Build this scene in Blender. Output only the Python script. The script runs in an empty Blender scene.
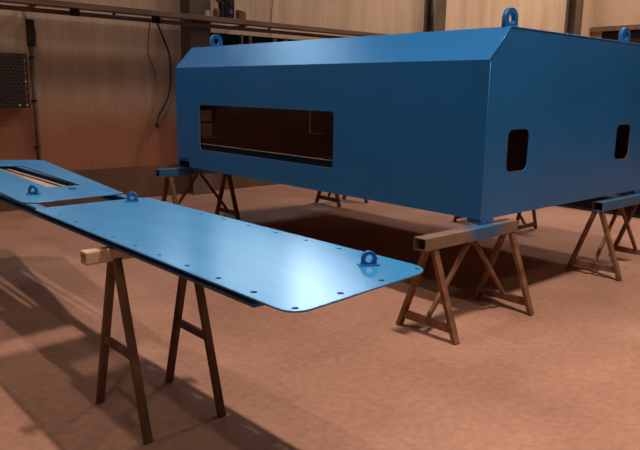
import bpy, bmesh, math, random
from mathutils import Vector, Matrix
random.seed(7)
scene = bpy.context.scene
COL = scene.collection

# ---------------------------------------------------------------- camera
cam_d = bpy.data.cameras.new('camera')
cam = bpy.data.objects.new('camera', cam_d); COL.objects.link(cam)
R_ = Vector((0.7456, -0.6662, 0.0179)).normalized()
F_ = Vector((0.6558, 0.7287, -0.1973)).normalized()
U_ = R_.cross(F_).normalized(); R_ = F_.cross(U_).normalized()
m = Matrix(((R_.x, U_.x, -F_.x, 0), (R_.y, U_.y, -F_.y, 0), (R_.z, U_.z, -F_.z, 1.6), (0, 0, 0, 1)))
cam.matrix_world = m
cam_d.sensor_fit = 'HORIZONTAL'; cam_d.sensor_width = 36.0
cam_d.lens = 664.88 / 640 * 36.0
cam_d.clip_start = 0.05; cam_d.clip_end = 100
scene.camera = cam

# ---------------------------------------------------------------- world, lights, exposure
w = bpy.data.worlds.new('world'); scene.world = w; w.use_nodes = True
w.node_tree.nodes['Background'].inputs[0].default_value = (0.30, 0.36, 0.5, 1)
w.node_tree.nodes['Background'].inputs[1].default_value = 0.03
scene.view_settings.view_transform = 'Standard'
scene.view_settings.look = 'None'
scene.view_settings.exposure = 0.0
scene.view_settings.gamma = 1.0
scene.view_settings.use_curve_mapping = False
HALL = dict(x0=-4.0, x1=18.0, y0=-7.0, y1=9.08, z1=9.6)
WARM = (1.0, 0.84, 0.70)
LAMPS = [  # x, y, watts
    (3.5, 0.9, 275), (10.0, 1.2, 50), (15.0, 1.2, 130),
    (-1.8, -2.2, 110), (1.0, 5.9, 115), (10.0, 5.6, 175), (15.0, 5.6, 325),  # the lamp behind the camera is an added fill
]

# ---------------------------------------------------------------- materials
def mat(name, base, rough=0.6, metal=0.0, spec=0.5):
    M = bpy.data.materials.new(name); M.use_nodes = True
    b = M.node_tree.nodes['Principled BSDF']
    b.inputs['Base Color'].default_value = (*base, 1)
    b.inputs['Roughness'].default_value = rough
    b.inputs['Metallic'].default_value = metal
    b.inputs['Specular IOR Level'].default_value = spec
    return M
def N(M, t, **k):
    n = M.node_tree.nodes.new(t)
    for a, v in k.items():
        if hasattr(n, a): setattr(n, a, v)
        else: n.inputs[a].default_value = v
    return n
def L(M, a, ai, b, bi): M.node_tree.links.new(a.outputs[ai], b.inputs[bi])
def noise_mix(M, c1, c2, scale=4.0, detail=4.0, lo=0.35, hi=0.65, coords='Object', stretch=(1, 1, 1), target='Base Color'):
    """blend two colours of the same surface with a noise pattern"""
    tc = N(M, 'ShaderNodeTexCoord'); mp = N(M, 'ShaderNodeMapping'); mp.inputs['Scale'].default_value = stretch
    nz = N(M, 'ShaderNodeTexNoise'); nz.inputs['Scale'].default_value = scale; nz.inputs['Detail'].default_value = detail
    rp = N(M, 'ShaderNodeValToRGB'); rp.color_ramp.elements[0].position = lo; rp.color_ramp.elements[1].position = hi
    rp.color_ramp.elements[0].color = (*c1, 1); rp.color_ramp.elements[1].color = (*c2, 1)
    L(M, tc, coords, mp, 'Vector'); L(M, mp, 'Vector', nz, 'Vector'); L(M, nz, 'Fac', rp, 'Fac')
    L(M, rp, 'Color', M.node_tree.nodes['Principled BSDF'], target)
    return rp
def bump(M, scale=60, strength=0.1, dist=0.002, detail=4, stretch=(1, 1, 1)):
    tc = N(M, 'ShaderNodeTexCoord'); mp = N(M, 'ShaderNodeMapping'); mp.inputs['Scale'].default_value = stretch
    nz = N(M, 'ShaderNodeTexNoise'); nz.inputs['Scale'].default_value = scale; nz.inputs['Detail'].default_value = detail
    bp = N(M, 'ShaderNodeBump'); bp.inputs['Strength'].default_value = strength; bp.inputs['Distance'].default_value = dist
    L(M, tc, 'Object', mp, 'Vector'); L(M, mp, 'Vector', nz, 'Vector')
    L(M, nz, 'Fac', bp, 'Height'); L(M, bp, 'Normal', M.node_tree.nodes['Principled BSDF'], 'Normal')

BLUE = (0.01, 0.14, 0.40)
m_blue = mat('blue_gloss_paint', BLUE, 0.32, 0, 0.5)
noise_mix(m_blue, (0.008, 0.135, 0.38), (0.011, 0.150, 0.43), 1.3, 3)
bump(m_blue, 90, 0.04, 0.001)
m_plate = mat('blue_plate_paint', BLUE, 0.26, 0, 1.0)
noise_mix(m_plate, (0.02, 0.21, 0.50), (0.03, 0.25, 0.57), 2.0, 4, stretch=(3.5, 0.8, 1))
m_blue_dull = mat('blue_beam_paint', (0.012, 0.12, 0.33), 0.5)
noise_mix(m_blue_dull, (0.012, 0.12, 0.33), (0.02, 0.10, 0.22), 7, 5)
m_inner = mat('dark_red_primer', (0.1, 0.03, 0.02), 0.7)
noise_mix(m_inner, (0.2, 0.085, 0.055), (0.28, 0.12, 0.08), 3, 4)
m_rust = mat('rusty_steel', (0.2, 0.085, 0.04), 0.75)
noise_mix(m_rust, (0.10, 0.040, 0.020), (0.27, 0.115, 0.055), 9, 6, 0.3, 0.7); bump(m_rust, 120, 0.4, 0.002)
m_legs = mat('brown_worn_leg', (0.12, 0.06, 0.03), 0.8)
noise_mix(m_legs, (0.07, 0.032, 0.017), (0.19, 0.095, 0.048), 12, 6, 0.3, 0.7, stretch=(1, 1, .35)); bump(m_legs, 100, 0.4, 0.002)
m_dark = mat('dark_steel', (0.022, 0.017, 0.015), 0.75, 0, 0.25)
m_black = mat('black_plastic', (0.012, 0.011, 0.012), 0.5)
m_mesh = mat('dark_brown_mesh', (0.06, 0.04, 0.03), 0.7)
m_black_shade = mat('matt_black_paint', (0.004, 0.008, 0.012), 1.0, 0, 0.0)  # matt black for stiffeners, also painted shade on board and pocket
m_cable = mat('black_rubber_cable', (0.030, 0.017, 0.010), 0.6)
m_column = mat('brown_column_paint', (0.20, 0.14, 0.10), 0.7); noise_mix(m_column, (0.10, 0.066, 0.043), (0.15, 0.10, 0.066), 2, 4)
m_rail = mat('brown_shelf_steel', (0.17, 0.10, 0.065), 0.65); noise_mix(m_rail, (0.13, 0.075, 0.05), (0.22, 0.135, 0.09), 3, 5, stretch=(.6, 3, 3))
m_white = mat('off_white_plastic', (0.55, 0.5, 0.42), 0.6)
m_brown_tin = mat('brown_tin', (0.16, 0.07, 0.035), 0.5)
m_violet = mat('violet_plastic', (0.12, 0.08, 0.35), 0.4)
m_timber = mat('pale_timber', (0.55, 0.36, 0.22), 0.75)
noise_mix(m_timber, (0.22, 0.12, 0.08), (0.50, 0.34, 0.25), 5, 5, .3, .7, stretch=(6, .8, 6))
m_roof = mat('roof_sheet', (0.10, 0.09, 0.08), 0.8)

m_glass = mat('dark_tinted_glass', (0.36, 0.27, 0.22), 0.02)
m_glass.node_tree.nodes['Principled BSDF'].inputs['Transmission Weight'].default_value = 1.0  # added glass that darkens the view into the housing
m_lit_edge = mat('grey_edge_strip', (0.27, 0.22, 0.20), 0.6)  # pale grey painting the ledge's lit edge
m_shade_blue = mat('dark_blue_rail_paint', (0.006, 0.035, 0.09), 0.8, 0, 0.2)  # ledge blue with the sill shade put into it
def beam_paint(name, x0, x1, c1=(0.13, 0.075, 0.055), c2=(0.30, 0.19, 0.13), cb=(0.03, 0.12, 0.27)):
    """rusty tube with blue overspray patch between x0 and x1 (world x), a stain of its own"""
    M = mat(name, (0.2, 0.1, 0.06), 0.45)
    tc = N(M, 'ShaderNodeTexCoord'); sx = N(M, 'ShaderNodeSeparateXYZ'); L(M, tc, 'Object', sx, 'Vector')
    nz = N(M, 'ShaderNodeTexNoise'); nz.inputs['Scale'].default_value = 9; L(M, tc, 'Object', nz, 'Vector')
    a = N(M, 'ShaderNodeMath', operation='SUBTRACT'); L(M, sx, 'X', a, 0); a.inputs[1].default_value = (x0 + x1) / 2
    ab = N(M, 'ShaderNodeMath', operation='ABSOLUTE'); L(M, a, 0, ab, 0)
    ad = N(M, 'ShaderNodeMath', operation='MULTIPLY_ADD'); L(M, nz, 'Fac', ad, 0); ad.inputs[1].default_value = 0.35; L(M, ab, 0, ad, 2)
    mr = N(M, 'ShaderNodeMapRange'); L(M, ad, 0, mr, 'Value')
    h = (x1 - x0) / 2
    mr.inputs['From Min'].default_value = h + 0.08; mr.inputs['From Max'].default_value = h + 0.28
    mr.inputs['To Min'].default_value = 1; mr.inputs['To Max'].default_value = 0
    rp = N(M, 'ShaderNodeValToRGB'); rp.color_ramp.elements[0].color = (*c1, 1); rp.color_ramp.elements[1].color = (*c2, 1)
    L(M, nz, 'Fac', rp, 'Fac')
    mx = N(M, 'ShaderNodeMix', data_type='RGBA')
    L(M, mr, 'Result', mx, 0); L(M, rp, 'Color', mx, 6); mx.inputs[7].default_value = (*cb, 1)
    L(M, mx, 2, M.node_tree.nodes['Principled BSDF'], 'Base Color')
    return M

def floor_mat():
    M = mat('dusty_red_concrete', (0.35, 0.2, 0.14), 0.9, 0, 0.12)
    tc = N(M, 'ShaderNodeTexCoord')
    n1 = N(M, 'ShaderNodeTexNoise'); n1.inputs['Scale'].default_value = 0.9; n1.inputs['Detail'].default_value = 6
    n2 = N(M, 'ShaderNodeTexNoise'); n2.inputs['Scale'].default_value = 22; n2.inputs['Detail'].default_value = 6; n2.inputs['Roughness'].default_value = 0.65
    L(M, tc, 'Object', n1, 'Vector'); L(M, tc, 'Object', n2, 'Vector')
    r1 = N(M, 'ShaderNodeValToRGB'); r1.color_ramp.elements[0].position = .3; r1.color_ramp.elements[1].position = .7
    r1.color_ramp.elements[0].color = (0.31, 0.158, 0.110, 1); r1.color_ramp.elements[1].color = (0.42, 0.225, 0.162, 1)
    r2 = N(M, 'ShaderNodeValToRGB'); r2.color_ramp.elements[0].position = .3; r2.color_ramp.elements[1].position = .75
    r2.color_ramp.elements[0].color = (0.78, 0.78, 0.78, 1); r2.color_ramp.elements[1].color = (1.12, 1.1, 1.08, 1)
    L(M, n1, 'Fac', r1, 'Fac'); L(M, n2, 'Fac', r2, 'Fac')
    mx = N(M, 'ShaderNodeMix', data_type='RGBA', blend_type='MULTIPLY'); mx.inputs[0].default_value = 1
    L(M, r1, 'Color', mx, 6); L(M, r2, 'Color', mx, 7)
    # large poured slabs, some a little darker
    br = N(M, 'ShaderNodeTexBrick'); br.offset = 0.5
    br.inputs['Color1'].default_value = (1, 1, 1, 1); br.inputs['Color2'].default_value = (0.78, 0.77, 0.76, 1)
    br.inputs['Mortar'].default_value = (0.85, 0.85, 0.85, 1); br.inputs['Scale'].default_value = 1
    br.inputs['Mortar Size'].default_value = 0.004; br.inputs['Brick Width'].default_value = 0.62; br.inputs['Row Height'].default_value = 0.31
    L(M, tc, 'Object', br, 'Vector')
    mx2 = N(M, 'ShaderNodeMix', data_type='RGBA', blend_type='MULTIPLY'); mx2.inputs[0].default_value = 0.5
    L(M, mx, 2, mx2, 6); L(M, br, 'Color', mx2, 7)
    L(M, mx2, 2, M.node_tree.nodes['Principled BSDF'], 'Base Color')
    bp = N(M, 'ShaderNodeBump'); bp.inputs['Strength'].default_value = 0.25; bp.inputs['Distance'].default_value = 0.004
    L(M, n2, 'Fac', bp, 'Height'); L(M, bp, 'Normal', M.node_tree.nodes['Principled BSDF'], 'Normal')
    return M
m_floor = floor_mat()

def wall_mat():
    """cream profiled sheet, grimy, with an orange primer overspray stain low on the wall"""
    M = mat('cream_wall_sheet', (0.5, 0.4, 0.3), 0.65, 0, 0.4)
    B = M.node_tree.nodes['Principled BSDF']
    tc = N(M, 'ShaderNodeTexCoord')
    mp = N(M, 'ShaderNodeMapping'); mp.inputs['Scale'].default_value = (3.0, 1, 0.35); L(M, tc, 'Object', mp, 'Vector')
    n1 = N(M, 'ShaderNodeTexNoise'); n1.inputs['Scale'].default_value = 1.2; n1.inputs['Detail'].default_value = 6; L(M, mp, 'Vector', n1, 'Vector')
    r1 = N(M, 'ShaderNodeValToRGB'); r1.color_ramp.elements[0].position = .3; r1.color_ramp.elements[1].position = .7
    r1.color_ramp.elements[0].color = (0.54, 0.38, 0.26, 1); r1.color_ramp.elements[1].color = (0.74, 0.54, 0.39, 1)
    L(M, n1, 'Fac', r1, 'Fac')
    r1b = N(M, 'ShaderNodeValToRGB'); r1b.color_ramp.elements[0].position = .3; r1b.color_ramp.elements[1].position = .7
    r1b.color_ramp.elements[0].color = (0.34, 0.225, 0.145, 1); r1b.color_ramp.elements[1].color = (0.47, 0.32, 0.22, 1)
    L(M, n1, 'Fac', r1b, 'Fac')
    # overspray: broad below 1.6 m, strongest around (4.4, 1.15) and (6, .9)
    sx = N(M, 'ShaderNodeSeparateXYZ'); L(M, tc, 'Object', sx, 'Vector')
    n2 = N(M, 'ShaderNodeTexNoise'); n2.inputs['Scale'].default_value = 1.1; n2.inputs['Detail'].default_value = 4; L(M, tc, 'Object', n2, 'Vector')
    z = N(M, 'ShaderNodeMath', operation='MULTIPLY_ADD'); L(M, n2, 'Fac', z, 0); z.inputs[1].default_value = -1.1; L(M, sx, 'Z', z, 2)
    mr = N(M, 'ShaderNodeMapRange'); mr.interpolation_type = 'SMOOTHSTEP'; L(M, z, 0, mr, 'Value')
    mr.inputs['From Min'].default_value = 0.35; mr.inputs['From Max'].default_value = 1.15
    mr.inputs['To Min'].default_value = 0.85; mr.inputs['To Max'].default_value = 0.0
    gr = N(M, 'ShaderNodeMapRange'); L(M, sx, 'Z', gr, 'Value'); gr.inputs['From Min'].default_value = 2.44; gr.inputs['From Max'].default_value = 2.47  # lower sheet darker: dirt plus shelf shade put into the colour
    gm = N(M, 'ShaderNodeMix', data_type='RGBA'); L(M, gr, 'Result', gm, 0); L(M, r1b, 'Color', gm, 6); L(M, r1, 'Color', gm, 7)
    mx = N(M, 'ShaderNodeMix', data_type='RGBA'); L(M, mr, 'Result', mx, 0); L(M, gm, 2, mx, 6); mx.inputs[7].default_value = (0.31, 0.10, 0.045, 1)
    # ribs of the sheet every 10 cm: fine darker lines
    wv = N(M, 'ShaderNodeTexWave', wave_type='BANDS', bands_direction='X'); wv.inputs['Scale'].default_value = 3.2; L(M, tc, 'Object', wv, 'Vector')
    r3 = N(M, 'ShaderNodeValToRGB'); r3.color_ramp.elements[0].position = 0.0; r3.color_ramp.elements[1].position = .3
    r3.color_ramp.elements[0].color = (0.94, 0.94, 0.94, 1); r3.color_ramp.elements[1].color = (1, 1, 1, 1); L(M, wv, 'Fac', r3, 'Fac')
    m2 = N(M, 'ShaderNodeMix', data_type='RGBA', blend_type='MULTIPLY'); m2.inputs[0].default_value = 1
    L(M, mx, 2, m2, 6); L(M, r3, 'Color', m2, 7); L(M, m2, 2, B, 'Base Color')
    bp = N(M, 'ShaderNodeBump'); bp.inputs['Strength'].default_value = 0.15; bp.inputs['Distance'].default_value = 0.006
    L(M, wv, 'Fac', bp, 'Height'); L(M, bp, 'Normal', B, 'Normal')
    return M
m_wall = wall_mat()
m_plinth = mat('brown_plinth', (0.17, 0.085, 0.05), 0.75); noise_mix(m_plinth, (0.09, 0.04, 0.023), (0.17, 0.08, 0.045), 2, 6)
m_wall_plain = mat('hall_wall_paint', (0.25, 0.2, 0.16), 0.8); noise_mix(m_wall_plain, (0.24, 0.19, 0.15), (0.32, 0.25, 0.2), 1, 4)

def emit(name, col, s):
    M = bpy.data.materials.new(name); M.use_nodes = True
    nt = M.node_tree; nt.nodes.clear()
    e = nt.nodes.new('ShaderNodeEmission'); e.inputs[0].default_value = (*col, 1); e.inputs[1].default_value = s
    o = nt.nodes.new('ShaderNodeOutputMaterial'); nt.links.new(e.outputs[0], o.inputs[0])
    return M
m_glow_far = emit('daylight_through_frosted_glass', (0.66, 0.86, 1.0), 8.0)  # cool emitters for added panels, each tuned to a reflection
m_glow_slope = emit('daylight_through_upper_glass', (0.50, 0.77, 1.0), 7.2)
m_glow_near = emit('daylight_through_clear_glass', (0.70, 0.86, 1.0), 14.0)
m_glow_side = emit('daylight_through_side_window', (0.34, 0.66, 1.0), 3.2)  # invented cool side glow, assigned to no panel
m_tube = emit('lamp_diffuser_glow', WARM, 8.0)

# ---------------------------------------------------------------- mesh helpers
class MB:
    def __init__(self): self.bm = bmesh.new()
    def box(self, x0, x1, y0, y1, z0, z1, M=None):
        r = bmesh.ops.create_cube(self.bm, size=1)
        for v in r['verts']:
            v.co = Vector(((x0 + x1) / 2 + v.co.x * (x1 - x0), (y0 + y1) / 2 + v.co.y * (y1 - y0), (z0 + z1) / 2 + v.co.z * (z1 - z0)))
            if M: v.co = M @ v.co
        return self
    def bar(self, a, b, wd, dp, ref=(0, 0, 1)):
        """rectangular bar from a to b; wd across ref-perp, dp along the other"""
        a = Vector(a); b = Vector(b); d = (b - a).normalized(); s = d.cross(Vector(ref))
        if s.length < 1e-4: s = d.cross(Vector((1, 0, 0)))
        s.normalize(); t = s.cross(d)
        vs = [self.bm.verts.new(p + s * (i * wd / 2) + t * (j * dp / 2)) for p in (a, b) for i, j in ((-1, -1), (1, -1), (1, 1), (-1, 1))]
        for f in ((3, 2, 1, 0), (4, 5, 6, 7), (0, 1, 5, 4), (1, 2, 6, 5), (2, 3, 7, 6), (3, 0, 4, 7)):
            self.bm.faces.new([vs[i] for i in f])
        return self
    def tube(self, pts, r, n=10):
        pts = [Vector(p) for p in pts]; rings = []
        for i, p in enumerate(pts):
            d = (pts[min(i + 1, len(pts) - 1)] - pts[max(i - 1, 0)]).normalized()
            s = d.cross(Vector((0, 0.3, 1)) if abs(d.z) < .95 else Vector((0, 1, 0))).normalized(); t = s.cross(d)
            rr = r[i] if isinstance(r, (list, tuple)) else r
            rings.append([self.bm.verts.new(p + (s * math.cos(2 * math.pi * k / n) + t * math.sin(2 * math.pi * k / n)) * rr) for k in range(n)])
        for a, b in zip(rings, rings[1:]):
            for k in range(n): self.bm.faces.new((a[k], a[(k + 1) % n], b[(k + 1) % n], b[k]))
        self.bm.faces.new(rings[0][::-1]); self.bm.faces.new(rings[-1])
        return self
    def hollow(self, x0, x1, y0, y1, z0, z1, th=0.004):
        """square tube along x, open ends"""
        P = lambda x, i: [(y0 + i, z0 + i), (y1 - i, z0 + i), (y1 - i, z1 - i), (y0 + i, z1 - i)]
        o = [[self.bm.verts.new((x, y, z)) for y, z in P(x, i)] for x in (x0, x1) for i in (0, th)]
        oa, ia, ob, ib = o
        for k in range(4):
            j = (k + 1) % 4
            self.bm.faces.new((oa[k], oa[j], ob[j], ob[k])); self.bm.faces.new((ia[j], ia[k], ib[k], ib[j]))
            self.bm.faces.new((oa[j], oa[k], ia[k], ia[j])); self.bm.faces.new((ob[k], ob[j], ib[j], ib[k]))
        return self
    def prism(self, pts, v):
        """closed polygon extruded by vector v"""
        v = Vector(v); a = [self.bm.verts.new(p) for p in pts]; b = [self.bm.verts.new(Vector(p) + v) for p in pts]
        self.bm.faces.new(a); self.bm.faces.new(b[::-1])
        for k in range(len(a)):
            j = (k + 1) % len(a); self.bm.faces.new((a[j], a[k], b[k], b[j]))
        return self
    def build(self, name, M, parent=None, bevel=0.0, smooth=False, at=(0, 0, 0)):
        bmesh.ops.recalc_face_normals(self.bm, faces=self.bm.faces)
        me = bpy.data.meshes.new(name); self.bm.to_mesh(me); self.bm.free()
        if smooth:
            for p in me.polygons: p.use_smooth = True
        return link(name, me, M, parent, bevel, at)
def link(name, me, M, parent=None, bevel=0.0, at=(0, 0, 0)):
    """vertex data is in world metres; the object origin is moved to at"""
    o = bpy.data.objects.new(name, me); COL.objects.link(o)
    if M is not None and not me.materials: me.materials.append(M)
    base = Vector(at)
    if parent is not None:
        o.parent = parent
        me.transform(Matrix.Translation(-Vector(parent.get('_o', (0, 0, 0)))))
    elif base.length:
        me.transform(Matrix.Translation(-base)); o.location = base
    if bevel:
        b = o.modifiers.new('bevel', 'BEVEL'); b.width = bevel; b.segments = 2; b.limit_method = 'ANGLE'
    return o
def tag(o, label=None, cat=None, group=None, kind=None):
    if label: o['label'] = label
    if cat: o['category'] = cat
    if group: o['group'] = group
    if kind: o['kind'] = kind
    return o
def empty(name, loc, label, cat, group=None):
    o = bpy.data.objects.new(name, None); COL.objects.link(o); o.location = loc; o['_o'] = list(loc)
    o.empty_display_size = 0.1
    return tag(o, label, cat, group)
def rrect(cx, cy, w_, h_, r, n=6):
    out = []
    for sx, sy, a0 in ((1, 1, 0), (-1, 1, 90), (-1, -1, 180), (1, -1, 270)):
        for k in range(n + 1):
            a = math.radians(a0 + 90 * k / n)
            out.append((cx + sx * (w_ / 2 - r) + r * math.cos(a), cy + sy * (h_ / 2 - r) + r * math.sin(a)))
    return out
def circ(cx, cy, r, n=16): return [(cx + r * math.cos(2 * math.pi * k / n), cy + r * math.sin(2 * math.pi * k / n)) for k in range(n)]
def roundpoly(pts, radii, n=6):
    out = []
    for i, p in enumerate(pts):
        p = Vector(p).to_2d() if len(p) > 2 else Vector(p); r = radii[i]
        a = Vector(pts[i - 1]); b = Vector(pts[(i + 1) % len(pts)])
        if r <= 0: out.append(tuple(p)); continue
        da = (a - p).normalized(); db = (b - p).normalized()
        p0 = p + da * r; p1 = p + db * r
        for k in range(n + 1):
            t = k / n; out.append(tuple(p0 * (1 - t) ** 2 + p * 2 * t * (1 - t) + p1 * t * t))
    return out
def sheet(loops, thick, Mx):
    """flat sheet with holes from 2D loops (first = outline), thickness centred; Mx maps 2D(x,y,z) to world. Returns mesh"""
    cu = bpy.data.curves.new('c', 'CURVE'); cu.dimensions = '2D'; cu.fill_mode = 'BOTH'; cu.extrude = thick / 2
    for lp in loops:
        s = cu.splines.new('POLY'); s.points.add(len(lp) - 1); s.use_cyclic_u = True
        for pt, (x, y) in zip(s.points, lp): pt.co = (x, y, 0, 1)
    ob = bpy.data.objects.new('c', cu); COL.objects.link(ob)
    dg = bpy.context.evaluated_depsgraph_get(); me = bpy.data.meshes.new_from_object(ob.evaluated_get(dg))
    bpy.data.objects.remove(ob); bpy.data.curves.remove(cu)
    bm = bmesh.new(); bm.from_mesh(me); bmesh.ops.remove_doubles(bm, verts=bm.verts, dist=1e-5)
    bmesh.ops.recalc_face_normals(bm, faces=bm.faces); bm.to_mesh(me); bm.free()
    me.transform(Mx); me.materials.clear()
    return me
def frame3(o, x, y):
    """matrix taking 2D (a, b) to o + a*x + b*y"""
    x = Vector(x); y = Vector(y); z = x.cross(y)
    return Matrix(((x.x, y.x, z.x, o[0]), (x.y, y.y, z.y, o[1]), (x.z, y.z, z.z, o[2]), (0, 0, 0, 1)))

# ---------------------------------------------------------------- the hall
H = HALL
def struct(name, mb, M, **k): return tag(mb.build(name, M, **k), kind='structure')
struct('floor', MB().box(H['x0'] - .2, H['x1'] + .2, H['y0'] - .2, H['y1'] + .2, -0.2, 0), m_floor)
# long wall with added glow panels set high for the sheen on blue paint: (x0, x1, z0, z1)
GLOW_PANELS = [(7.4, 10.8, 3.56, 4.7), (3.3, 5.1, 4.9, 6.6), (4.9, 7.3, 3.2, 3.8), (1.5, 3.3, 3.1, 3.75)]
y1 = H['y1']
loops = [[(H['x0'], 0), (H['x1'] + .2, 0), (H['x1'] + .2, H['z1']), (H['x0'], H['z1'])]] + [[(a, c), (b, c), (b, d), (a, d)] for a, b, c, d in GLOW_PANELS]
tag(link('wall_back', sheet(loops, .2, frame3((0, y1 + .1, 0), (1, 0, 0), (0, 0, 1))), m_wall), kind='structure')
for i, (a, b, c, d) in enumerate(GLOW_PANELS):
    w = struct('window_%d' % (i + 1), MB().box(a, b, y1 + .06, y1 + .09, c, d), (m_glow_near, m_glow_slope, m_glow_far, m_glow_far)[i])
    mb = MB(); n = 3
    for k in range(n + 1):
        xx = a + (b - a - .05) * k / n; mb.box(xx, xx + .05, y1 + .03, y1 + .06, c, d)
    mb.box(a, b, y1 + .03, y1 + .06, c, c + .05).box(a, b, y1 + .03, y1 + .06, d - .05, d)
    mb.build('window_frame', m_column, w)  # bars dressing the added glow panel
struct('trim_2', MB().box(H['x0'], H['x1'], H['y1'] - .07, H['y1'], 0, 0.47), m_plinth)
struct('wall_left', MB().box(H['x0'] - .2, H['x0'], H['y0'], H['y1'] + .2, 0, H['z1']), m_wall_plain)
struct('wall_front', MB().box(H['x0'], H['x1'], H['y0'] - .2, H['y0'], 0, H['z1']), m_wall_plain)
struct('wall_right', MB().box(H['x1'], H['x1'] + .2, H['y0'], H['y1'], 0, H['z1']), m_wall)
struct('trim_3', MB().box(H['x1'] - .16, H['x1'], H['y0'], H['y1'], 3.3, 3.42), m_rail)
struct('door_1', MB().box(H['x1'] - .05, H['x1'], H['y0'] + 1, H['y1'] - .3, 0, 3.3), m_dark)
struct('ceiling', MB().box(H['x0'] - .2, H['x1'] + .2, H['y0'] - .2, H['y1'] + .2, H['z1'], H['z1'] + .2), m_roof)

col_labels = ['brown steel column against the wall, behind the left end of the blue housing',
              'brown steel column against the wall, above the middle of the blue housing roof',
              'brown steel column against the wall, farthest right near the hall corner']
for xc, lab in zip((5.3, 10.9, 16.5), col_labels):
    y1 = H['y1']; mb = MB()
    mb.box(xc, xc + .35, y1 - .28, y1 - .262, 0, 9.5).box(xc, xc + .35, y1 - .018, y1 - .001, 0, 9.5)
    mb.box(xc + .16, xc + .18, y1 - .262, y1 - .018, 0, 9.5)
    o = mb.build('steel_column', m_column, at=(xc + .175, y1 - .14, 0)); tag(o, lab, 'column', 'steel columns along the wall')

# ---------------------------------------------------------------- ceiling lamps
lamp0 = None
for i, (lx, ly, wt) in enumerate(LAMPS):
    row = 'in the middle row' if ly > 0 and ly < 3 else 'in the row along the shelf wall'
    pos = ['first', 'second', 'third'][(i if i < 3 else i - 4) % 3]
    if ly < 0: row, pos = 'hanging alone behind the camera', 'first'
    e = empty('ceiling_lamp', (lx, ly, 8.9), f'grey ceiling lamp, {pos} from the left, {row}', 'lamp', 'ceiling lamps')
    MB().box(lx - .16, lx + .16, ly - .5, ly + .5, 8.86, 8.95).build('housing', m_roof, e)
    MB().box(lx - .12, lx + .12, ly - .45, ly + .45, 8.845, 8.858).build('diffuser', m_tube, e)
    for s_ in (-.4, .4): MB().tube([(lx, ly + s_, 8.95), (lx, ly + s_, 9.6)], .008).build('hanger', m_dark, e)
    ld = bpy.data.lights.new('lamp_light', 'AREA'); ld.shape = 'RECTANGLE'; ld.size = 0.22; ld.size_y = 0.9
    ld.energy = wt; ld.spread = math.radians(105 if lx == 3.5 else 135); ld.color = WARM
    lo = bpy.data.objects.new('lamp_light', ld); COL.objects.link(lo); lo.location = (0, 0, -0.07); lo.parent = e

# ---------------------------------------------------------------- housing (big blue enclosure)
Nx, Ny, LL, WW = 3.961, 2.699, 4.221, 2.722
Z0, Z1, Z2, CC = 0.719, 1.832, 2.066, 0.224
T = 0.008
hs = empty('machine_housing', (Nx + WW / 2, Ny + LL / 2, Z0), 'large blue painted steel housing with sloped roof edges resting on four trestles', 'machine housing')
def two_sided(me, centre):
    """outside blue, faces that look inwards dark primer"""
    me.materials.append(m_blue); me.materials.append(m_inner)
    c = Vector(centre)
    for p in me.polygons:
        d = c - p.center; nrm = p.normal
        if abs(nrm.x * d.x) + abs(nrm.z * d.z) + abs(nrm.y * d.y) > 0 and nrm.dot(d) > 0.3: p.material_index = 1
    return me
C0 = (Nx + WW / 2, Ny + LL / 2, 1.4)
# front panel (faces -x) with the long opening
front = [(Ny, Z0), (Ny + LL, Z0), (Ny + LL, Z1), (Ny, Z1)]
win = rrect((4.25 + 6.42) / 2, (0.94 + 1.43) / 2, 2.17, 0.49, 0.035)
me = sheet([front, win], T, frame3((Nx + T / 2, 0, 0), (0, 1, 0), (0, 0, 1))); link('front_panel', two_sided(me, C0), None, hs)
me = sheet([front, win], T, frame3((Nx + WW - T / 2, 0, 0), (0, 1, 0), (0, 0, 1))); link('rear_panel', two_sided(me, C0), None, hs)
# end panels with two small windows each
prof = [(Nx, Z0), (Nx + WW, Z0), (Nx + WW, Z1), (Nx + WW - CC, Z2), (Nx + CC, Z2), (Nx, Z1)]
w1 = rrect(4.385, 1.197, 0.28, 0.31, 0.055); w2 = rrect(6.12, 1.197, 0.28, 0.31, 0.055)
bolts = []
for cx in (4.385, 6.12):
    for k in range(3): bolts.append(circ(cx - .12 + .12 * k, 1.40, 0.006, 8))
    for sx in (-1, 1): bolts.append(circ(cx + sx * .175, 1.2, 0.006, 8))
for yy, nm in ((Ny + T / 2, 'end_panel'), (Ny + LL - T / 2, 'end_panel')):
    pr = [(x + (T if x < 5 else -T) * (1 if abs(x - Nx) < .01 or abs(x - Nx - WW) < .01 else 0), z) for x, z in prof]
    me = sheet([pr, w1, w2] + bolts, T, frame3((0, yy, 0), (1, 0, 0), (0, 0, 1))); link(nm, two_sided(me, C0), None, hs)
# sloped panels and roof, all full length
def slab(name, a, b):
    """strip between profile points a and b, thickness inwards"""
    a = Vector((a[0], 0, a[1])); b = Vector((b[0], 0, b[1])); d = (b - a).normalized()
    n = Vector((d.z, 0, -d.x))
    if n.dot(Vector((C0[0], 0, C0[2])) - (a + b) / 2) < 0: n = -n
    n *= T
    mb = MB(); mb.prism([(a.x, Ny - .002, a.z), (b.x, Ny - .002, b.z), (b.x + n.x, Ny - .002, b.z + n.z), (a.x + n.x, Ny - .002, a.z + n.z)], (0, LL + .004, 0))
    bmesh.ops.recalc_face_normals(mb.bm, faces=mb.bm.faces)
    me = bpy.data.meshes.new(name); mb.bm.to_mesh(me); mb.bm.free()
    link(name, two_sided(me, C0), None, hs)
slab('sloped_panel', (Nx, Z1), (Nx + CC, Z2)); slab('sloped_panel', (Nx + WW - CC, Z2), (Nx + WW, Z1))
slab('roof_panel', (Nx + CC, Z2), (Nx + WW - CC, Z2))
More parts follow.
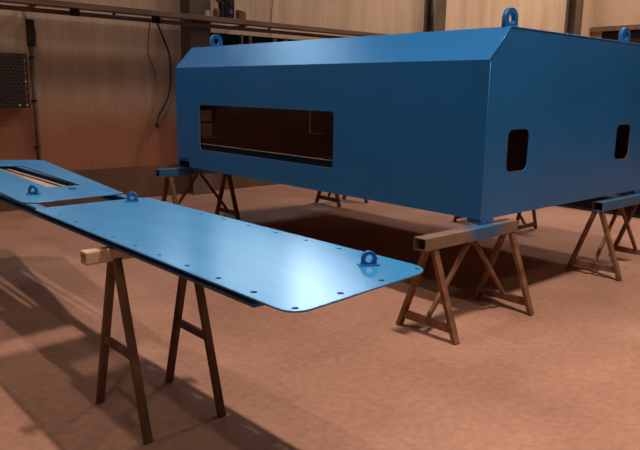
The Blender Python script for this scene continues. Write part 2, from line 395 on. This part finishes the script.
# folded lip round the top of the near end
mb = MB()
pl = [(Nx, Z1), (Nx + CC, Z2), (Nx + WW - CC, Z2), (Nx + WW, Z1)]
mb.tube([(x, Ny + .001, z - .001) for x, z in pl], 0.0045, 8); mb.build('weld_seam', m_blue, hs, smooth=True)
# inner ledge behind the opening: shade in its blue, lit edge as pale cap
mb = MB(); mb.box(Nx + .035, Nx + .043, Ny + .3, Ny + LL - .3, .85, 1.000); mb.build('window_ledge', m_shade_blue, hs)
MB().box(Nx + .012, Nx + .050, Ny + .3, Ny + LL - .3, 1.001, 1.007).build('ledge_cap', m_lit_edge, hs)
# added tinted pane that darkens the view inside, standing in the ledge
MB().box(Nx + .022, Nx + .028, Ny + 1.45, Ny + LL - .40, 1.008, 1.47).build('window_pane', m_glass, hs)
# stiffeners inside
for yy in (Ny + .03, Ny + LL - .06):
    MB().box(Nx + .05, Nx + WW - .05, yy, yy + .03, 1.205, 1.222).build('stiffener', m_black_shade, hs)
MB().box(Nx + .05, Nx + WW - .05, Ny + LL - .09, Ny + LL - .02, 1.0, 1.03).build('stiffener', m_inner, hs)
MB().box(Nx + .05, Nx + WW - .05, Ny + .03, Ny + LL - .03, .735, .745).build('floor_sheet', m_inner, hs)
for fx in (Nx + .03, Nx + WW - .11): MB().box(fx, fx + .08, Ny + .1, Ny + LL - .1, Z0, Z0 + .012).build('bottom_flange', m_inner, hs)
# feet
for fx in (Nx - .02, Nx + WW - .20):
    for fy in (Ny + .0, Ny + LL - .13):
        f = MB().box(fx + .03, fx + .19, fy, fy + .12, 0.682, Z0 - .001).build('foot', m_blue, hs, bevel=.004)
        MB().tube([(fx + .11, fy - .002, .70), (fx + .11, fy + .004, .70)], .007, 8).build('bolt', m_dark, hs)
# black block paints the dark recess of the jacking pocket, low left
MB().box(Nx - .012, Nx + .002, Ny + LL - .26, Ny + LL - .07, Z0 + .0, Z0 + .065).build('jacking_pocket', m_black_shade, hs)
MB().box(Nx - .015, Nx + .002, Ny + LL - .24, Ny + LL - .05, Z0 + .105, Z0 + .111).build('pocket_lip', m_blue_dull, hs)
# lugs
def lug_mesh(w_=0.105, h_=0.12, hole=0.025, th=0.022):
    r = w_ / 2; out = [(-r, 0), (r, 0)]
    for k in range(13): a = math.pi * k / 12; out.append((r * math.cos(a), h_ - r + r * math.sin(a)))
    return sheet([out, circ(0, h_ - r, hole, 20)], th, frame3((0, 0, 0), (0, 1, 0), (0, 0, 1)))
def place_lug(parent, x, y, z, rot=0, M=m_blue, **k):
    me = lug_mesh(**k); me.transform(Matrix.Translation((x, y, z)) @ Matrix.Rotation(rot, 4, 'Z'))
    o = link('lifting_lug', me, M, parent, bevel=.002)
    return o
for lx in (4.255, 6.07):
    for ly in (Ny + .06, Ny + LL - .40):
        place_lug(hs, lx, ly, Z2, rot=math.radians(88), w_=.15, h_=.135, hole=.036, th=.035)
mb = MB()

# ---------------------------------------------------------------- steel trestles
def trestle(x0, x1, yc, xa, xb, label, paint, fa=0, fb=0, top=0.68, M=m_rust, swap=False):
    """top tube from x0 to x1 along X; A-frames at xa and xb (feet shifted by fa, fb); inverted V brace between"""
    if swap: X = lambda x, y, z: (yc + (y - yc) + swap[0], x + swap[1], z)
    e = empty('trestle', ((x0 + x1) / 2, yc, 0), label, 'trestle', 'steel trestles under the housing')
    xc = (x0 + x1) / 2
    MB().hollow(x0, x1, yc - .05, yc + .05, top - .085, top, .007).build('top_beam', beam_paint('stained_beam', paint[0] - xc, paint[1] - xc), e, bevel=.003)
    zt = top - .088
    for xt, f in ((xa, fa), (xb, fb)):
        for s in (-1, 1):
            MB().bar((xt, yc + s * .028, zt), (xt + f, yc + s * .245, 0.0), .050, .032, ref=(0, 1, 0)).build('leg', M, e, bevel=.003)
        MB().bar((xt + f * .85, yc - .21, .09), (xt + f * .85, yc + .21, .09), .03, .055).build('cross_bar', M, e, bevel=.003)
    xm = (xa + xb) / 2
    for xt, f, s in ((xa, fa, -1), (xb, fb, 1)):
        MB().bar((xm + s * .02, yc, zt), (xt + f * .85 - s * .01, yc, .12), .03, .026, ref=(0, 1, 0)).build('brace', M, e, bevel=.003)
    return e
YA = Ny - .01
trestle(3.29, 4.37, YA, 3.41, 4.32, 'rusty steel trestle with blue-stained top beam under the nearest corner of the blue housing', (3.75, 4.15))
trestle(3.71, 4.80, Ny + LL + .03, 3.86, 4.67, 'rusty steel trestle with blue top beam under the far left corner of the blue housing', (3.6, 4.3), M=m_legs)
trestle(5.73, 6.85, YA, 5.76, 6.62, 'rusty steel trestle under the right end of the housing, cut by the photo edge', (5.75, 6.9), fa=.02, fb=.04)
trestle(6.05, 7.05, Ny + LL + .03, 6.40, 6.95, 'dark steel trestle under the hidden far corner, seen small below the housing', (6.6, 6.7), M=m_legs)
# one more trestle standing beyond, turned a quarter
def trestle_turned(xc, y0, y1, label):
    e = empty('trestle', (xc, (y0 + y1) / 2, 0), label, 'trestle')
    MB().box(xc - .05, xc + .05, y0, y1, .60, .68).build('top_beam', m_rust, e, bevel=.003)
    for yt in (y0 + .12, y1 - .12):
        for s in (-1, 1): MB().bar((xc + s * .028, yt, .60), (xc + s * .24, yt, 0), .036, .026, ref=(1, 0, 0)).build('leg', m_rust, e, bevel=.003)
        MB().bar((xc - .22, yt, .06), (xc + .22, yt, .06), .03, .05).build('cross_bar', m_rust, e, bevel=.003)
    ym = (y0 + y1) / 2
    for s in (-1, 1): MB().bar((xc, ym + s * .02, .60), (xc, ym + s * (y1 - y0 - .26) / 2, .08), .03, .026, ref=(1, 0, 0)).build('brace', m_rust, e, bevel=.003)
trestle_turned(7.07, 4.05, 5.15, 'rusty steel trestle on the bright floor beyond the housing, end-on behind the nearest one')

# ---------------------------------------------------------------- trestles under the plates
def narrow_trestle(xa, xb, x0, x1, yc, label, ztop=.878):
    e = empty('trestle', ((x0 + x1) / 2, yc, 0), label, 'trestle', 'trestles under the plates')
    MB().hollow(x0, x1, yc - .032, yc + .032, ztop - .062, ztop, .016).build('top_beam', tbeam_paint(1.50 - (x0 + x1) / 2, 2.0 - (x0 + x1) / 2), e, bevel=.012)
    for xt in (xa, xb):
        for s in (-1, 1):
            MB().bar((xt, yc + s * .022, ztop - .05), (xt + .005, yc + s * .262, 0), .040, .024, ref=(0, 1, 0)).build('leg', m_legs, e, bevel=.003)
        MB().bar((xt, yc - .145, .385), (xt, yc + .145, .385), .026, .036).build('cross_bar', m_legs, e, bevel=.003)
    return e
tbeam_paint = lambda a, b: beam_paint('pale_beam_with_blue_overspray', a, b, (0.42, 0.25, 0.16), (0.66, 0.46, 0.30), (0.02, 0.07, 0.16))
narrow_trestle(1.295, 1.695, 1.145, 1.98, 2.86, 'brown trestle with pale beam end standing under the near blue plate')
narrow_trestle(1.0, 1.45, .85, 1.75, 6.35, 'brown trestle under the far end of the cut-out blue plate, outside the left photo edge')
# two blue rails that carry both plates
PZ0 = 0.929
for rx, lab in ((1.300, 'long blue square rail under the left edge of both blue plates'), (1.86, 'long blue square rail under the right edge of both blue plates')):
    mb = MB(); mb.box(rx - .028, rx + .028, 1.74 if rx < 1.5 else 2.2, 6.5, .878, .892).box(rx - .028, rx + .028, 1.74 if rx < 1.5 else 2.2, 6.5, PZ0 - .013, PZ0 - .001)
    mb.box(rx - .006, rx + .006, 1.74 if rx < 1.5 else 2.2, 6.5, .892, PZ0 - .013)
    o = mb.build('support_rail', m_blue_dull, at=(rx, 4.1, .878), bevel=.002); tag(o, lab, 'rail', 'rails under the plates')

# ---------------------------------------------------------------- near blue plate
px0, px1, py0, py1 = 1.232, 1.993, 1.478, 3.785
cp = empty('cover_plate', ((px0 + px1) / 2, (py0 + py1) / 2, PZ0), 'long light blue cover plate with bolt holes lying across the foreground trestle', 'plate')
NL, NR, FR, FL = Vector((1.228, 1.478)), Vector((1.985, 1.552)), Vector((1.925, 3.765)), Vector((1.236, 3.735))
def edge_holes(a, b, n, inset, centre=Vector((1.6, 2.6)), skip=()):
    d = (b - a).normalized(); nn = Vector((-d.y, d.x))
    if nn.dot(centre - a) < 0: nn = -nn
    return [tuple(a + d * (inset + ((b - a).length - 2 * inset) * k / (n - 1)) + nn * inset) for k in range(n) if k not in skip]
holes = edge_holes(NL, FL, 11, .042) + edge_holes(NR, FR, 11, .042) + edge_holes(NL, NR, 4, .042, skip=(0, 3)) + edge_holes(FL, FR, 4, .042, skip=(0, 3))
out = roundpoly([NL, NR, FR, FL], [.09, .11, .07, .03])
me = sheet([out] + [circ(x, y, .0125, 14) for x, y in holes], .007, frame3((0, 0, PZ0 + .0035), (1, 0, 0), (0, 1, 0)))
link('sheet', me, m_plate, cp)
zt = PZ0 + .007
def plate_lug(parent, x, y, rot, z=zt):
    place_lug(parent, x, y, z, rot, M=m_blue, w_=.062, h_=.058, hole=.0155, th=.016)
    c, s = math.cos(rot), math.sin(rot)
    M4 = Matrix.Translation((x, y, z)) @ Matrix.Rotation(rot, 4, 'Z')
    MB().box(-.018, .018, -.042, .042, 0, .005, M4).build('lug_base', m_blue, parent, bevel=.001)
plate_lug(cp, 1.83, 1.745, math.radians(60))
plate_lug(cp, 1.785, 3.66, math.radians(55))

# ---------------------------------------------------------------- cut-out blue plate
FZ = PZ0
op = empty('cutout_plate', (1.75, 5.2, FZ), 'light blue plate with a large rectangular cut-out lying beyond the long plate', 'plate')
out = roundpoly([(1.255, 3.935), (1.885, 3.985), (2.175, 6.235), (1.87, 6.42), (1.40, 6.62)], [.11, .025, .05, .02, .05])
hole = roundpoly([(1.592, 4.518), (1.811, 4.484), (1.875, 5.87), (1.66, 5.98)], [.02] * 4)
me = sheet([out, hole] + [circ(x, y, .009, 12) for x, y in ((1.31, 4.12), (1.32, 4.6), (1.34, 5.1), (1.45, 4.0), (1.65, 4.02))], .007, frame3((0, 0, FZ + .0035), (1, 0, 0), (0, 1, 0)))
link('sheet', me, m_plate, op)
plate_lug(op, 1.415, 4.26, math.radians(40), FZ + .007)
MB().box(1.675, 1.715, 4.33, 4.36, FZ + .007, FZ + .016).build('clip', m_blue, op, bevel=.001)
# timber lying under the cut-out
for i, (tx, z, wd, lab) in enumerate(((1.665, .885, .135, 'wide brown timber board seen through the cut-out of the far plate'),
                              (1.775, .885, .022, 'narrow pale timber batten seen through the cut-out, right of the wide board'))):
    o = MB().box(tx - wd / 2, tx + wd / 2, 4.25, 6.45, .879, .879 + .03).build('timber_board', m_timber, bevel=.004, at=(tx, 5.3, .879))
    tag(o, lab, 'board', 'boards under the far plate')

# ---------------------------------------------------------------- wall shelf, cable rail and what hangs there
Y1 = H['y1']
sh = empty('wall_shelf', (7.0, Y1, 2.62), 'long brown steel shelf beam running high along the left wall', 'shelf')
MB().box(H['x0'], 12.5, Y1 - .47, Y1 - .30, 2.575, 2.645).build('shelf_beam', m_rail, sh, bevel=.004)
x = 3.03
while x < 12.4:
    if abs(x - 5.45) > .3 and abs(x - 11.1) > .3 and x > 2.4:
        MB().box(x - .02, x + .02, Y1 - .44, Y1 - .001, 2.545, 2.574).build('bracket', m_rail, sh)
    x += 3.15
cr = empty('cable_rail', (5, Y1 - .16, 2.46), 'thin brown rail hung just below the long wall shelf', 'rail')
MB().box(H['x0'], 12.5, Y1 - .36, Y1 - .32, 2.492, 2.544).build('rail', m_rail, cr)
for i, xx in enumerate((2.2, 4.1, 6.7, 9.0)):
    MB().box(xx - .015, xx + .015, Y1 - .35, Y1 - .33, 2.545, 2.574).build('hanger', m_dark, cr)
for xx, lab in ((3.557, 'small dark cable trolley on the wall rail, left of the hanging cable'), (4.70, 'small dark cable trolley on the wall rail, holding the hanging cable')):
    e = empty('cable_trolley', (xx, Y1 - .38, 2.49), lab, 'trolley', 'cable trolleys')
    MB().box(xx - .06, xx + .06, Y1 - .382, Y1 - .361, 2.485, 2.570).build('body', m_dark, e, bevel=.004)
    for s in (-.035, .035): MB().tube([(xx + s, Y1 - .405, 2.55), (xx + s, Y1 - .382, 2.55)], .02, 12).build('wheel', m_black, e)
# hanging cable, thin hose
pts = [(4.72, 2.478, .37), (4.79, 2.42, .30), (4.95, 2.27, .14), (5.07, 2.08, .06), (5.09, 1.85, .05), (5.07, 1.60, .05), (5.00, 1.40, .05), (4.88, 1.22, .05), (4.84, 1.08, .05)]
def smooth_pts(p, n=5):
    out = []
    for i in range(len(p) - 1):
        a, b, c, d = p[max(i - 1, 0)], p[i], p[i + 1], p[min(i + 2, len(p) - 1)]
        for k in range(n):
            t = k / n
            out.append(tuple(.5 * (2 * b[j] + (c[j] - a[j]) * t + (2 * a[j] - 5 * b[j] + 4 * c[j] - d[j]) * t * t + (3 * b[j] - a[j] - 3 * c[j] + d[j]) * t ** 3) for j in range(3)))
    out.append(p[-1]); return out
e = empty('power_cable', (4.72, Y1 - .37, 2.47), 'black cable hanging in a long curve from the wall rail', 'cable')
MB().tube([(a, Y1 - c, b) for a, b, c in smooth_pts(pts)], .013, 8).build('cord', m_cable, e, smooth=True)
MB().tube([(4.84, Y1 - .05, 1.09), (4.84, Y1 - .05, 1.03)], .028, 10).build('plug', m_black, e)
pts = [(4.62, 2.487, .34), (4.74, 2.1, .03), (4.84, 1.85, .03), (4.86, 1.6, .03), (4.80, 1.3, .03), (4.66, .95, .03), (4.52, .62, .03), (4.50, .49, .04)]
o = MB().tube([(a, Y1 - c, b) for a, b, c in smooth_pts(pts)], .008, 6).build('thin_hose', m_rail, smooth=True, at=(4.6, Y1 - .05, .5)); tag(o, 'thin brown hose hanging against the wall beside the thick black cable', 'hose')
# conduit
e = empty('conduit', (3.08, Y1 - .04, .47), 'vertical brown conduit pipe on the wall beside the mesh guard', 'pipe')
MB().tube([(3.10, Y1 - .04, .48), (3.10, Y1 - .04, 2.10)], .022, 10).build('pipe', m_column, e, smooth=True)
MB().box(3.06, 3.15, Y1 - .07, Y1 - .001, 2.10, 2.43).build('switch_box', m_dark, e, bevel=.004)
for z in (.8, 1.4, 1.95): MB().box(3.07, 3.13, Y1 - .066, Y1, z, z + .02).build('pipe_clip', m_dark, e)
# mesh guard box
gx0, gx1, gz0, gz1, gd = 2.05, 2.96, 1.33, 1.99, .26
e = empty('mesh_guard', (2.5, Y1, gz0), 'dark perforated mesh guard box on the wall at the left photo edge', 'guard')
MB().box(gx0 + .02, gx1 - .02, Y1 - gd + .05, Y1 - .002, gz0 + .02, gz1 - .02).build('back_box', m_black, e)
mb = MB()
for a in (gx0, gx1 - .015): mb.box(a, a + .015, Y1 - gd, Y1 - .001, gz0, gz0 + .015).box(a, a + .015, Y1 - gd, Y1 - .001, gz1 - .015, gz1).box(a, a + .015, Y1 - gd, Y1 - gd + .015, gz0, gz1)
mb.box(gx0, gx1, Y1 - gd, Y1 - gd + .015, gz0, gz0 + .015).box(gx0, gx1, Y1 - gd, Y1 - gd + .015, gz1 - .015, gz1)
mb.build('frame', m_dark, e)
mb = MB()
s = .052; k = 0
z = gz0 + .02
while z < gz1 - .02:
    xx = gx0 + .02 + (s / 2 if k % 2 else 0)
    while xx < gx1 - .02:
        mb.bar((xx, Y1 - gd + .008, z), (xx + s / 2, Y1 - gd + .008, z + s * .75), .015, .004, ref=(0, 1, 0))
        mb.bar((xx, Y1 - gd + .008, z), (xx - s / 2, Y1 - gd + .008, z + s * .75), .015, .004, ref=(0, 1, 0))
        xx += s
    z += s * .75; k += 1
mb.build('mesh_screen', m_mesh, e)
for p in ((2.93, 1.36), (2.93, 1.65), (2.84, 1.36)): MB().tube([(p[0], Y1 - gd - .006, p[1]), (p[0], Y1 - gd + .002, p[1])], .012, 8).build('screw', m_white, e)

# things standing on the shelf (shelf top z = 2.64)
ZS = 2.646; ys = Y1 - .37
o = MB().tube([(5.540, ys, ZS), (5.540, ys, ZS + .075)], .035, 16).tube([(5.540, ys, ZS + .075), (5.540, ys, ZS + .088)], .026, 12).build('white_jar', m_white, at=(5.540, ys, ZS)); tag(o, 'small off-white jar on the shelf, leftmost of the things there', 'jar')
e = empty('brown_can', (5.695, ys, ZS), 'brown can with a narrow lid on the shelf beside the white jar', 'can')
MB().tube([(5.695, ys, ZS), (5.695, ys, ZS + .10), (5.695, ys, ZS + .13)], [.05, .05, .03], 16).build('body', m_brown_tin, e)
MB().tube([(5.695, ys, ZS + .13), (5.695, ys, ZS + .155)], .028, 12).build('lid', m_white, e)
e = empty('tool_box', (5.895, ys, ZS), 'tall dark speaker-like case with round dial and violet button on the shelf', 'case')
MB().box(5.82, 5.975, ys - .065, ys + .065, ZS, ZS + .34).build('body', m_dark, e, bevel=.006)
MB().tube([(5.90, ys - .085, ZS + .22), (5.90, ys - .07, ZS + .22)], .035, 16).build('dial', m_black, e)
MB().tube([(5.90, ys - .082, ZS + .09), (5.90, ys - .07, ZS + .09)], .028, 16).build('button', m_violet, e)
o = MB().box(5.755, 5.815, ys - .05, ys + .05, ZS, ZS + .22).tube([(5.775, ys, ZS + .22), (5.74, ys, ZS + .25), (5.70, ys, ZS + .235)], .022, 10).build('grease_gun', m_black, bevel=.004, at=(5.785, ys, ZS)); tag(o, 'black hand tool with a short spout standing between brown can and dark case', 'tool')
e = empty('small_carton', (6.13, ys, ZS), 'small brown box on the shelf, rightmost of the things there', 'box')
MB().prism([(6.07, ys - .05, ZS), (6.195, ys - .05, ZS), (6.195, ys - .05, ZS + .09), (6.17, ys - .05, ZS + .12), (6.07, ys - .05, ZS + .14)], (0, .1, 0)).build('body', m_brown_tin, e, bevel=.004)
MB().box(6.10, 6.17, ys - .053, ys - .0495, ZS + .03, ZS + .10).build('label_patch', m_rail, e)
# thin wire hanging down the wall
o = MB().tube([(7.12, Y1 - .02, 4.3), (7.08, Y1 - .02, 3.6), (7.0, Y1 - .02, 2.9), (6.98, Y1 - .02, 2.475)], .006, 6).build('wall_wire', m_cable, at=(7, Y1 - .02, 2.65)); tag(o, 'thin dark wire running down the bright upper wall to the shelf', 'wire')

# added dark board for the shade below the shelf, with studs
e = empty('wall_rack', (7.2, Y1 - .05, 1.2), 'dark rack with upright studs on the wall behind the left end of the housing', 'rack')
MB().box(5.70, 9.8, Y1 - .04, Y1 - .001, .75, 2.455).build('back_board', m_black_shade, e)
for xx in (6.35, 6.52, 7.02, 7.25, 7.8): MB().box(xx - .018, xx + .018, Y1 - .10, Y1 - .041, .75, 2.455).build('stud', m_rail, e)

# ---------------------------------------------------------------- stack of beams on the floor far right
labs = ['front steel beam of the dark stack lying on the floor beyond the housing', 'middle steel beam of the dark stack lying on the floor beyond the housing', 'back steel beam of the dark stack lying on the floor beyond the housing']
for i in range(3):
    x0 = 9.08 + i * .34
    for lvl in range(2 if i else 1):
        z = .0 + lvl * .245
        mb = MB(); mb.box(x0, x0 + .28, 3.2, 8.6, z + .001, z + .02).box(x0, x0 + .28, 3.2, 8.6, z + .22, z + .24).box(x0 + .13, x0 + .15, 3.2, 8.6, z + .02, z + .22)
        o = mb.build('steel_beam', m_dark, at=(x0 + .14, 5.9, z)); tag(o, labs[i] + (', upper one' if lvl else ', resting on the floor'), 'beam', 'dark steel beams')
for o in list(bpy.data.objects):
    if '_o' in o: del o['_o']
